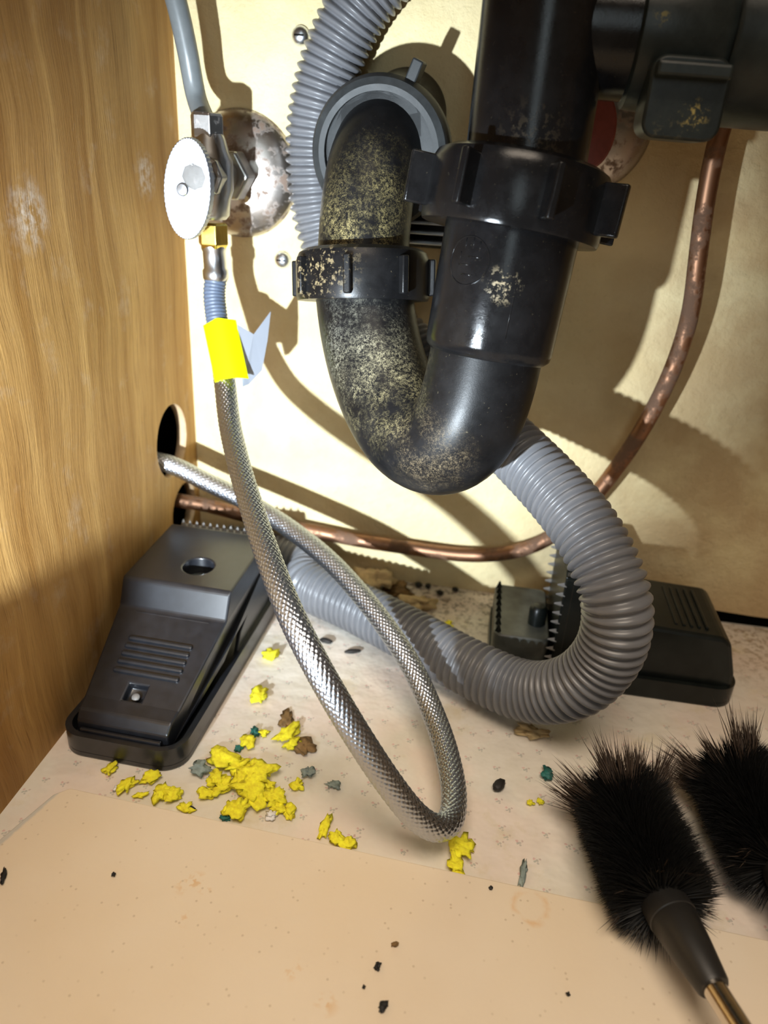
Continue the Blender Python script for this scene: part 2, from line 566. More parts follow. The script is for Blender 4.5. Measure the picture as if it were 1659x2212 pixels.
# loose cream board lying at the front
A = atz(130, 1697, .004); B = atz(1300, 1958, .004); Lf = atz(0, 1812, .004)
dx = (B - A).normalized(); dy = Vector((dx.y, -dx.x, 0))
def TB(a, b, h):
    p = A + dx * a + dy * b
    return Vector((p.x, p.y, h))
lft = (Lf - A); sl = lft.dot(dx) / lft.dot(dy)
# keep the board clear of the side panel
al, bl = lft.dot(dx), lft.dot(dy)
ax_ = (.003 - A.x - dy.x * .26) / dx.x
poly = [(0.005, 0), (.37, -.002), (.37, .26), (ax_, .26), (al, bl), (0, .005)]
bo = obj('hardboard_sheet', prism(poly, .0006, .004, TB), M['board'], None, False, .0006)
tag(bo, 'cream hardboard sheet lying flat across the front of the floor', 'board')

# ------------------------------------------------------------------ corrugated drain hose
HP = [aty(900, -150, -.0175), aty(850, -80, -.0175), aty(783, 0, -.0175), aty(738, 80, -.0175), aty(704, 170, -.0175), aty(684, 270, -.0175), aty(682, 370, -.0175),
      aty(694, 470, -.0175), aty(726, 560, -.0175), aty(792, 655, -.0190), aty(885, 750, -.0260), at(1000, 865, .390), at(1105, 965, .365),
      at(1200, 1062, .345), at(1272, 1155, .330), at(1322, 1260, .322), at(1333, 1345, .325), at(1305, 1425, .336), at(1235, 1484, .350), atz(1135, 1492, .0230),
      atz(1010, 1440, .0190), atz(890, 1374, .0172), atz(770, 1312, .0166), atz(665, 1262, .0166), Vector((.083, -.0260, .0170)), Vector((.050, -.0185, .0180)), Vector((.025, -.0185, .020))]
HP = [Vector((.150, -.022, .592)), Vector((.150, -.020, .500)), Vector((.142, -.018, .425))] + HP
hp, HL = catmull(HP, .00053)
hp = smooth_path(hp, 60)
PITCH = .0043
seg = HL / (len(hp) - 1)
def corr_r(i, k, th):
    ph = (i * seg / PITCH) % 1.0
    w = .5 + .5 * math.cos(2 * PI * ph)
    return .0125 + .0030 * w ** .45
hose_d = thing('corrugated_drain_hose', hp[len(hp) // 2], 'grey corrugated plastic hose looping down behind the black trap', 'hose')
obj('hose_body', sweep(hp, corr_r, 40), M['corr'], hose_d)

# ------------------------------------------------------------------ copper pipe
CP = [aty(1640, 60, -.030), aty(1600, 160, -.029), aty(1556, 280, -.028), aty(1526, 420, -.027), aty(1507, 560, -.026), aty(1491, 680, -.024), aty(1452, 800, -.022),
      aty(1392, 920, -.020), aty(1318, 1030, -.018), aty(1245, 1115, -.015), aty(1170, 1172, -.012), aty(1090, 1196, -.010), aty(1000, 1199, -.009),
      aty(900, 1186, -.009), aty(780, 1168, -.009), aty(690, 1150, -.010), aty(600, 1132, -.012), aty(500, 1106, -.016), aty(428, 1086, -.022)]
c_end = Vector((-.045, -.027, CP[-1].z + .006))
CP.append(Vector((.000, -.025, CP[-1].z + .001))); CP.append(c_end)
CP = [Vector((CP[0].x + .022, -.030, .592)), Vector((CP[0].x + .022, -.030, .48)), Vector((CP[0].x + .018, -.030, .40))] + CP
cp, _ = catmull(CP, .004)
cpo = obj('copper_pipe', sweep(smooth_path(cp, 6), .0046, 16), M['copper'])
tag(cpo, 'thin tarnished copper pipe bending down the back panel and along its foot', 'pipe')

# ------------------------------------------------------------------ black drain trap
PR = .0232
trap = thing('drain_trap', at(960, 1075, .322), 'black plastic sink drain trap with ribbed slip nuts, dusty on its bend', 'drain trap')
tail_top = at(1195, -90, .260); tail_bot = at(1128, 400, .288)
ax = (tail_bot - tail_top).normalized()
tail_top = tail_bot - ax * .33
tee = obj('tailpiece', lathe([(PR, 0), (PR, (tail_bot - tail_top).length)], tail_top, ax, 56), M['abs'], trap, 'auto')
# branch of the tee to the right
b0 = at(1178, 62, .2715); b1 = at(1400, 78, .268)
bx = (b1 - b0).normalized()
Lb = (b1 - b0).length
obj('branch_pipe', lathe([(.0215, .004), (.0215, Lb)], b0, bx, 56), M['abs'], trap, 'auto')
obj('branch_collar', lathe([(.0215, Lb - .006), (.0238, Lb - .005), (.0242, Lb - .001), (.0242, Lb + .028), (.0235, Lb + .029), (.0215, Lb + .030)], b0, bx, 56), M['abs_worn'], trap, 'auto')
obj('branch_socket', lathe([(.022, Lb + .024), (.0262, Lb + .0245), (.027, Lb + .026), (.027, (.600 - b0.x) / bx.x)], b0, bx, 56), M['abs_worn'], trap, 'auto')
# lug under the collar
lz = at(1466, 232, .259)
_, bu, bw = frame(bx)
Ml = Matrix((bx, Vector((0, 0, 1)).cross(bx).normalized(), Vector((0, 0, 1)))).transposed()
lug_poly = rrect(-.0130, -.0105, .0130, .0145, .005)
lug = obj('clamp_lug', prism(lug_poly, -.010, .010, lambda a, b, h: lz + Ml @ Vector((a, h, b))), M['abs_worn'], trap, 'auto', .001)
obj('lug_rib', box(lz + Ml @ Vector((0, -.0125, .010)), (.024, .0055, .0045), Ml), M['abs_worn'], lug, False, .001)

def nut(name, c, axis, r, h, rin, nl, lw, lp, lh, ang0, mat, parent, ref, top=0.0):
    """ribbed slip nut: centre of its upper rim at c, running along axis"""
    prof = [(rin, .003), (rin, 0), (r * .86, -.0005), (r * .95, .0012), (r, .005), (r * 1.0, h - .0015), (r * .985, h), (rin, h), (rin, .003)]
    o = obj(name, lathe(prof, c, axis, 72, ref), mat, parent, 'auto', 0, 35)
    a = Vector(axis).normalized()
    u = (Vector(ref) - a * Vector(ref).dot(a)).normalized(); w = a.cross(u)
    for k in range(nl):
        t_ = math.radians(ang0) + 2 * PI * k / nl
        e = u * math.cos(t_) + w * math.sin(t_)
        tt = a.cross(e)
        Mx = Matrix((e, tt, a)).transposed()
        q = Vector(c) + e * (r + lp / 2 - .0008) + a * (top + lh / 2)
        obj('grip_rib', box(q, (lp + .0016, lw, lh), Mx), mat, o, 'auto', .0007)
    return o
to_cam = (CAM - at(1120, 400, .288))
n1c = at(1132, 352, .2865)
leg_pts = [at(1128, 400, .288), at(1085, 600, .299), at(1040, 790, .309)]
lax = (leg_pts[2] - leg_pts[0]).normalized()
nut('slip_nut', n1c, lax, .0355, .0262, .0240, 8, .0030, .0085, .0185, -17 + 90 + 180, M['abs_nut'], trap, to_cam.cross(lax), .004)
# threaded socket below the nut, then the bend
sock_end = at(1052, 765, .3075)
s0 = at(1112, 470, .2915)
obj('trap_socket', lathe([(.0262, 0), (.0266, .004), (.0262, (sock_end - s0).length - .004), (.0256, (sock_end - s0).length - .001), (.0236, (sock_end - s0).length + .0008)], s0, sock_end - s0, 64), M['abs'], trap, 'auto')
TP = [at(1062, 700, .304), at(1047, 780, .3085), at(1030, 850, .3125), at(1003, 920, .318), at(955, 960, .327), at(893, 938, .338), at(845, 868, .346),
      at(812, 780, .351), at(793, 690, .353), at(785, 610, .352)]
tp, TL = catmull(TP, .0022)
tp = smooth_path(tp, 10)
obj('trap_bend', sweep(tp, PR, 56), M['abs_dusty'], trap, 'auto')
EP = [at(783, 610, .353), at(785, 540, .351), at(790, 470, .349), at(798, 405, .348), at(812, 345, .351), at(836, 295, .361), at(862, 262, .376), at(880, 246, .390)]
ep, _ = catmull(EP, .0022)
ep = smooth_path(ep, 8)
eln = len(ep)
obj('trap_elbow', sweep(ep, .0215, 56), M['abs_dusty'], trap, 'auto')
lax2 = (at(787, 660, .3545) - at(787, 520, .3475)).normalized()
nut('union_nut', at(784, 543, .3505), lax2, .0318, .0225, .0225, 8, .0034, .0030, .0165, 12, M['abs_nut_dusty'], trap, (CAM - at(780, 600, .35)).cross(lax2), .004)
wn = Vector((.1222, 0, .2640))
wa = Vector((.05, 1, 0.06)).normalized()
wn0 = wn - wa * (.0525)
nut('wall_nut', wn0, wa, .0335, .014, .0262, 1, .0052, .0085, .012, 22, M['abs_ring'], trap, (0, 0, 1), .005)
obj('wall_sleeve', lathe([(.026, .010), (.0255, .016), (.0205, .017), (.0205, .0515)], wn0, wa, 48), M['abs'], trap, 'auto')
# moulded roundel and a few unreadable raised strokes on the socket
la = (sock_end - s0).normalized()
e1 = (CAM - s0); e1 = (e1 - la * e1.dot(la)).normalized(); e2 = la.cross(e1)
if e2.dot(RW.col[0]) > 0: e2 = -e2
def on_sock(a, s, r=.0264):
    return s0 + la * s + (e1 * math.cos(a) + e2 * math.sin(a)) * r
mark = []
pts = [on_sock(math.radians(32) + .0088 / .0264 * math.cos(k * PI / 16), .0195 + .0088 * math.sin(k * PI / 16)) for k in range(33)]
mark.append(sweep(pts, .00032, 6, False))
for a_, s_, l_, d_ in ((-.16, .014, .004, 0), (-.05, .013, .004, 0), (.08, .0135, .004, 0), (-.10, .018, .006, 1), (.06, .021, .005, 1), (-.02, .0245, .005, 1), (.14, .018, .003, 0)):
    a0 = math.radians(32) + a_
    pp = [on_sock(a0 + (l_ / .0264 * q if d_ else 0), s_ + (0 if d_ else l_ * q)) for q in (-.5, 0, .5)]
    mark.append(sweep(pp, .0003, 6))
obj('moulded_mark', join(*mark), M['abs'], trap)
obj('mould_seam', sweep([on_sock(math.radians(-12), s_, .0263) for s_ in (.006, .02, .035, .045)], .00022, 6), M['abs'], trap)

# ------------------------------------------------------------------ shutoff valve on the left
VX, VZ = .0347, .2465
vy = -.046
esc = obj('escutcheon_plate', lathe([(.009, -.0105), (.0115, -.0100), (.018, -.0090), (.026, -.0065), (.031, -.0030), (.0326, -.0006), (.0326, 0.0), (.009, 0)], (VX, -.0002, VZ), (0, 1, 0), 64), M['rusty'])
tag(esc, 'rust-spotted chrome wall plate behind the left shutoff valve', 'wall plate')
valve = thing('shutoff_valve', (VX, vy, VZ - .03), 'chrome shutoff valve with an oval handle beside the oak panel', 'valve')
obj('stub_pipe', lathe([(.0078, 0), (.0078, .044)], (VX, -.002, VZ), (0, -1, 0), 28), M['nickel'], valve, 'auto')
obj('inlet_nut', lathe([(.0125, .012), (.0135, .0135), (.0135, .024), (.0125, .0255)], (VX, -.002, VZ), (0, -1, 0), 6), M['nickel'], valve, False, .0008)
obj('valve_body', lathe([(.007, -.020), (.0088, -.018), (.0098, -.010), (.0112, -.006), (.0112, .007), (.0095, .011), (.0082, .016), (.007, .019)], (VX, vy, VZ), (0, 0, 1), 36), M['nickel'], valve, 'auto')
obj('bonnet', lathe([(.0105, 0), (.0105, .008), (.008, .010), (.0065, .014), (.0065, .018)], (VX, vy - .004, VZ), (0, -1, 0), 8), M['nickel'], valve, False, .0006)
hc = aty(404, 410, -.068)
def oval2(rx, rz, n=64, knurl=0):
    P = []
    for k in range(n):
        a = 2 * PI * k / n
        kk = 1 + (knurl if k % 2 else 0)
        P.append((rx * kk * math.cos(a), rz * kk * math.sin(a)))
    return P
tl = math.radians(-6)
def TH(a, b, h):
    aa, bb = a * math.cos(tl) - b * math.sin(tl), a * math.sin(tl) + b * math.cos(tl)
    return hc + Vector((aa + .10 * h, h, bb))
hv = prism(oval2(.0118, .0228, 120, -.022), 0, .0042, TH)
hd = obj('oval_handle', hv, M['chrome'], valve, 'auto', .0005)
obj('handle_screw', lathe([(.0030, 0), (.0030, .0007), (.0024, .0014), (.0001, .0017)], hc + Vector((-.002, 0, 0)), (0, -1, 0), 20), M['zinc'], hd, 'auto')
rnd = random.Random(4)
st = []
for k in range(26):
    a_ = rnd.choice((rnd.uniform(.25 * PI, .75 * PI), rnd.uniform(1.2 * PI, 1.75 * PI)))
    q = (rnd.uniform(.55, .82) * .0118 * math.cos(a_), rnd.uniform(.50, .82) * .0228 * math.sin(a_))
    l_ = rnd.uniform(.0006, .0013); th_ = rnd.uniform(0, PI)
    st.append(box(TH(q[0], q[1], -.0001), (l_, .0003, .0003), Matrix.Rotation(th_, 3, 'Y')))
obj('stamped_marks', join(*st), M['zinc'], hd, False)
# outlet nuts above and below
obj('compression_nut', lathe([(.0072, .016), (.0082, .0172), (.0082, .0265), (.0074, .028)], (VX - .0008, vy, VZ), (0, 0, 1), 6), M['nickel'], valve, False, .0005)
obj('outlet_nut', lathe([(.0072, .0), (.0080, .0012), (.0080, .0105), (.0066, .0125), (.0052, .0135)], (VX, vy, VZ - .0215), (0, 0, -1), 6), M['brass'], valve, False, .0005)

# grey riser tube leaving the top of the valve
SP = [Vector((VX - .0008, vy, VZ + .0225)), at(424, 210, .366), at(405, 110, .356), at(385, 20, .347), at(362, -60, .340), at(335, -140, .334)]
SP += [Vector((SP[-1].x - .006, SP[-1].y, .43)), Vector((max(.012, SP[-1].x - .008), SP[-1].y + .01, .51)), Vector((max(.014, SP[-1].x - .006), SP[-1].y + .01, .592))]
sp_, _ = catmull(SP, .003)
o = obj('supply_tube', sweep(sp_, .0050, 24), M['tube'])
tag(o, 'smooth grey supply tube rising out of the left shutoff valve', 'tube')

# ------------------------------------------------------------------ braided supply hose
hose = thing('braided_supply_hose', at(935, 1815, .305), 'braided steel supply hose hanging in a long loop from the valve', 'hose')
F0 = Vector((VX, vy, VZ - .0345))
f1 = at(450, 535, .385); f2 = at(452, 605, .392); f3 = at(463, 690, .396)
obj('crimp_ferrule', lathe([(.0056, 0), (.0064, .0008), (.0064, .003), (.0058, .0042), (.0058, .0125), (.0066, .0135), (.0066, .0175), (.0060, .0185)], F0 + Vector((0, 0, .003)), (.04, -.02, -1), 32), M['ferrule'], hose, 'auto')
RP, _ = catmull([F0 + Vector((.0008, 0, -.013)), at(463, 640, .391), at(471, 710, .391), at(479, 775, .39)], .0005)
segr = .0005
def rel_r(i, k, th):
    return .0053 + .0006 * (.5 + .5 * math.cos(2 * PI * i * segr / .0019))
obj('strain_relief', sweep(RP, rel_r, 28), M['relief'], hose)
BP = [at(477, 760, .3895), at(486, 830, .386), at(497, 920, .374), at(518, 1010, .355), at(548, 1110, .332), at(582, 1210, .310), at(625, 1320, .292), at(677, 1425, .283),
      at(735, 1528, .281), at(795, 1625, .284), at(850, 1705, .289), at(900, 1765, .294), at(945, 1790, .299), at(975, 1770, .306), at(980, 1705, .320), at(963, 1620, .338),
      at(935, 1540, .354), at(895, 1450, .368), at(845, 1370, .381), at(780, 1285, .397), at(705, 1205, .414), at(620, 1138, .430), at(530, 1082, .441), at(440, 1038, .446), Vector((0, -.0420, .0858)), Vector((-.020, -.0455, .0885)), Vector((-.055, -.050, .0885))]
bp, BL = catmull(BP, .00032)
bp = smooth_path(bp, 160)
segb = BL / (len(bp) - 1)
NC = 16                                            # strand bundles each way round
def braid_r(i, k, th):
    s = i * segb / .0031
    a = th / (2 * PI) * NC
    p, q = a + s, a - s
    over = math.sin(PI * (p)) * math.sin(PI * q)
    w = abs(math.sin(PI * p)) ** .5 if over > 0 else abs(math.sin(PI * q)) ** .5
    return .00515 + .00050 * w * (.5 + .5 * abs(over))
obj('steel_braid', sweep(bp, braid_r, 96), M['braid'], hose)
# yellow marker tape and clear flag
tc = at(488, 765, .389); tdir = (at(500, 835, .386) - at(470, 695, .392)).normalized()
tv = (CAM - tc).normalized(); tr = tdir.cross(tv).normalized()
if tr.dot(RW.col[0]) < 0: tr = -tr
tf = tr.cross(tdir); tf = tf if tf.dot(tv) > 0 else -tf
V, F = [], []
NA, NB = 10, 6
for side in (0, 1):
    for j in range(NB + 1):
        for i in range(NA + 1):
            a = -1 + 2 * i / NA; b = -1 + 2 * j / NB
            bow = .0064 - .0035 * a * a
            e = (.0012 * math.exp(-((a + .1) * 3) ** 2)) * (b < -.9) - (.0006 * a if b > .9 else 0)
            V.append(tc + tr * (a * .0086 + .0002) + tdir * (b * .0162 - e) + tf * (bow + side * .0007))
n1 = (NA + 1) * (NB + 1)
for side in (0, 1):
    for j in range(NB):
        for i in range(NA):
            q = side * n1 + j * (NA + 1) + i
            F.append((q, q + 1, q + NA + 2, q + NA + 1))
rim = [i for i in range(NA + 1)] + [j * (NA + 1) + NA for j in range(1, NB + 1)] + [NB * (NA + 1) + i for i in range(NA - 1, -1, -1)] + [j * (NA + 1) for j in range(NB - 1, 0, -1)]
for a, b in zip(rim, rim[1:] + rim[:1]): F.append((a, b, b + n1, a + n1))
obj('marker_tape', (V, F), M['yellow'], hose, 'auto')
fl_px = [(512, 700, .3885), (548, 722, .391), (585, 672, .394), (578, 735, .394), (566, 800, .393), (538, 830, .390), (524, 836, .388)]
fp = [at(*q) for q in fl_px]
fw = (CAM - tc).normalized() * .0004
V = [p for p in fp] + [p - fw for p in fp]
n = len(fp)
F = [(0, 1, 6), (1, 5, 6), (1, 4, 5), (1, 3, 4), (1, 2, 3)]
F += [tuple(i + n for i in f) for f in F] + [(i, (i + 1) % n, n + (i + 1) % n, n + i) for i in range(n)]
obj('tape_flag', (V, F), M['flag'], hose, False)

# ------------------------------------------------------------------ second valve, mostly behind the drain pipe
vq = aty(1268, 268, 0)
esc2 = obj('escutcheon_plate', lathe([(.009, -.0105), (.018, -.0090), (.026, -.0065), (.031, -.0030), (.0326, -.0006), (.0326, 0.0), (.009, 0)], (vq.x, -.0002, vq.z), (0, 1, 0), 64), M['rusty'])
tag(esc2, 'stained wall plate showing behind the right of the black drain pipe', 'wall plate')
v2 = thing('hidden_valve', (vq.x, -.02, vq.z - .02), 'reddish valve partly hidden behind the black drain pipe', 'valve')
obj('stub_pipe', lathe([(.0078, 0), (.0078, .03)], (vq.x, -.002, vq.z), (0, -1, 0), 24), M['nickel'], v2, 'auto')
hq = Vector((vq.x + .001, -.034, vq.z - .004))
obj('valve_handle', prism(oval2(.0100, .0165, 40), 0, .006, lambda a, b, h: hq + Vector((a, h, b))), M['red'], v2, 'auto', .001)

# screws in the back panel and the ribbed cap behind the trap
for q, lab in (((650, 78), 'zinc round head screw in the back panel high beside the grey hose'), ((611, 561), 'zinc round head screw in the back panel beside the union nut')):
    p = aty(*q, 0)
    s = thing('round_head_screw', p, lab, 'screw', 'screws in the back panel')
    obj('screw_head', lathe([(.0047, 0), (.0047, .0012), (.0038, .0030), (.0020, .0040), (.0001, .0042)], p, (0, -1, 0), 24), M['zinc'], s)
    obj('drive_slot', box(p + Vector((0, -.0041, 0)), (.0048, .0006, .0008)), M['void'], s, False)
gp = aty(915, 480, -.012)
cap = thing('ribbed_cap', Vector((gp.x, -.001, gp.z - .012)), 'small black ribbed cap on the back panel between the two trap legs', 'cap')
obj('cap_body', box((gp.x, -.006, gp.z), (.026, .012, .026)), M['abs'], cap, False, .0015)
for k in range(5):
    obj('cap_rib', box((gp.x, -.0135, gp.z - .0100 + .005 * k), (.024, .004, .0018)), M['zinc'], cap, False, .0004)

# ------------------------------------------------------------------ mouse traps
def mouse_trap(org, rot, label, black, closed=True):
    """local frame: a across (0..W), b from the lever end (0) to the jaw end, h up"""
    W, L = .061, (.150 if closed else .135)
    Rz = Matrix.Rotation(rot, 3, 'Z')
    org = Vector(org)
    T = lambda a, b, h: org + Rz @ Vector((a, b, h))
    o = thing('mouse_trap', T(W / 2, L / 2, 0), label, 'mouse trap', 'black snap mouse traps')
    base = obj('base_tray', prism(rrect(0, 0, W, L, .012, 8), .0005, .004, T), black, o, 'auto', .0005)
    outer = rrect(0, 0, W, L, .012, 8); inner = rrect(.003, .003, W - .003, L - .003, .009, 8)
    n = len(outer)
    V = [T(a, b, .003) for a, b in outer] + [T(a, b, .0125) for a, b in outer] + [T(a, b, .0125) for a, b in inner] + [T(a, b, .003) for a, b in inner]
    F = []
    for i in range(n):
        j = (i + 1) % n
        for r in range(4):
            s_ = (r + 1) % 4
            F.append((r * n + i, r * n + j, s_ * n + j, s_ * n + i))
    obj('tray_rim', (V, F), black, base, 'auto')
    if closed:
        # hinged upper jaw: ribbed lever, step and raised head
        sec = [(.0055, .0085), (.0060, .0165), (.0095, .0205), (.0165, .0225), (.0630, .0430), (.0690, .0553), (.0705, .0565), (.1270, .0590), (.1300, .0570), (.1310, .046),
               (.1200, .030), (.0700, .026), (.0600, .020), (.0300, .0120), (.0100, .0075)]
        def half(b):                                  # half width grows towards the head
            return .0225 + (.0295 - .0225) * min(1, max(0, (b - .005) / .06))
        m = len(sec)
        V = [T(W / 2 - half(b), b, h) for b, h in sec] + [T(W / 2 + half(b), b, h) for b, h in sec]
        F = [tuple(range(m)), tuple(range(m, 2 * m))] + [(i, (i + 1) % m, m + (i + 1) % m, m + i) for i in range(m)]
        jaw = obj('upper_jaw', (V, F), black, o, False, 0)
        hq_ = T(.0345, .0885, .046)
        boolean_cut(jaw, [lathe([(.0082, 0), (.0082, .03)], hq_, (0, 0, 1), 32), box(T(.0300, .0215, .0240), (.0095, .0085, .008), Rz @ Matrix.Rotation(math.atan2(.0205, .0475), 3, 'X'))])
        m_ = jaw.modifiers.new('bevel', 'BEVEL'); m_.width = .0011; m_.segments = 2; m_.limit_method = 'ANGLE'; m_.angle_limit = math.radians(25)
        obj('bait_cup', lathe([(.0001, 0), (.0072, 0), (.0079, .001)], T(.0345, .0885, .0475), (0, 0, 1), 28), M['greytuft'], jaw)
        sl_ = math.atan2(.0205, .0475)
        Mr = Rz @ Matrix.Rotation(sl_, 3, 'X')
        def onlever(a, b, e=0.0):
            return T(a, b, .0225 + (b - .0165) * .0205 / .0475 + e)
        for b in (.0300, .0345, .0385, .0425, .0465):
            w_ = .034
            obj('grip_bar', box(onlever(W / 2 + .001, b, .0003), (w_, .0026, .0030), Mr), black, jaw, False, .0011)
        obj('panel_line', box(onlever(W / 2 + .001, .0610, .0000), (.040, .0012, .0010), Mr), black, jaw, False, .0004)
        obj('emblem', lathe([(.0022, 0), (.0018, .0008), (.0001, .0010)], onlever(.0300, .0215, -.0032), (0, -.4, .9), 12), M['teeth'], jaw)
        obj('front_lip', box(T(W / 2, .0042, .0128), (.040, .002, .0022), Rz), black, base, False, .0006)
        # toothed strip behind the head
        obj('tooth_bar', box(T(W / 2, .1345, .0470), (.054, .006, .016), Rz), M['teeth'], o, False, .0008)
        for k in range(13):
            obj('tooth', lathe([(.0017, 0), (.0003, .0042)], T(W / 2 - .0255 + k * .00425, .1345, .0546), (0, 0, 1), 4), M['teeth'], o, False)
        for s_ in (0, 1):
            a_ = .0035 if s_ == 0 else W - .0035
            obj('side_arm', prism([(.075, .004), (.142, .004), (.142, .030), (.112, .034), (.085, .022)], -.0012, .0012, lambda b, h, e: T(a_ + e, b, h)), black, o, False, .0006)
        obj('coil_spring', sweep([T(W - .0095 - .009 * q / 60, .080 + .0035 * math.cos(q * .8), .0155 + .0035 * math.sin(q * .8)) for q in range(60)], .0006, 6), M['zinc'], o)
    else:
        # set open: lever block at one end, toothed jaw standing upright in the middle, bait end with low walls
        sec = [(.0030, .004), (.0040, .020), (.0100, .0390), (.0140, .0420), (.0640, .0440), (.0680, .0400), (.0720, .004)]
        m = len(sec)
        V = [T(.004, b, h) for b, h in sec] + [T(W - .003, b, h) for b, h in sec]
        F = [tuple(range(m)), tuple(range(m, 2 * m))] + [(i, (i + 1) % m, m + (i + 1) % m, m + i) for i in range(m)]
        lev = obj('set_lever', (V, F), black, o, False, .0022)
        for b in (.022, .026, .030, .034, .038):
            obj('grip_bar', box(T(W / 2, b, .0426), (.040, .0018, .0022), Rz), black, lev, False, .0006)
        obj('lever_latch', box(T(.030, .0035, .018), (.014, .002, .004), Rz), black, lev, False, .0005)
        jq = [(.002, .012), (W - .002, .012), (W - .002, .0665), (W - .006, .0700), (.006, .0700), (.002, .0665)]
        jaw = obj('upright_jaw', prism(jq, L - .039, L - .034, lambda a, h, b: T(a, b, h)), M['black2'], o, False, .0008)
        for side in (0, 1):
            a_ = .0035 if side == 0 else W - .0035
            obj('jaw_cheek', prism([(L - .078, .012), (L - .034, .012), (L - .034, .068), (L - .064, .068), (L - .078, .048)], -.0012, .0012, lambda b, h, e: T(a_ + e, b, h)), M['black2'], jaw, False, .0006)
            for k in range(9):
                obj('tooth', lathe([(.0019, -.001), (.0004, .0036)], T(a_, L - .034, .016 + k * .0058), Rz @ Vector((0, 1, 0)), 4), M['teeth'], jaw, False)
        obj('bait_end', prism(rrect(.003, L - .032, W - .003, L - .001, .005, 5), .004, .0265, T), M['lit_black'], o, 'auto', .001)
        for k in range(8):
            obj('tooth', lathe([(.0022, -.001), (.0004, .0045)], T(.0065 + k * .0068, L - .0035, .0262), (0, 0, 1), 4), black, o, False)
        obj('trigger_knob', lathe([(.0050, 0), (.0050, .010), (.0034, .012), (.0001, .0125)], T(.020, L - .025, .026), (0, 0, 1), 16), black, o, 'auto')
    return o
M['lit_black'] = plain('lit_grey_black_plastic', (.075, .080, .072), .4, var=.45, scale=90)  # bait end: its lit look put into a paler plastic colour
mouse_trap((.0042, -.1935, 0), math.radians(-2.0), 'closed black mouse trap with a round hole, standing against the oak panel', M['black'])
mouse_trap((.3365, -.0900, 0), math.radians(90.0), 'black mouse trap set open behind the loop of grey corrugated hose', M['black2'], False)

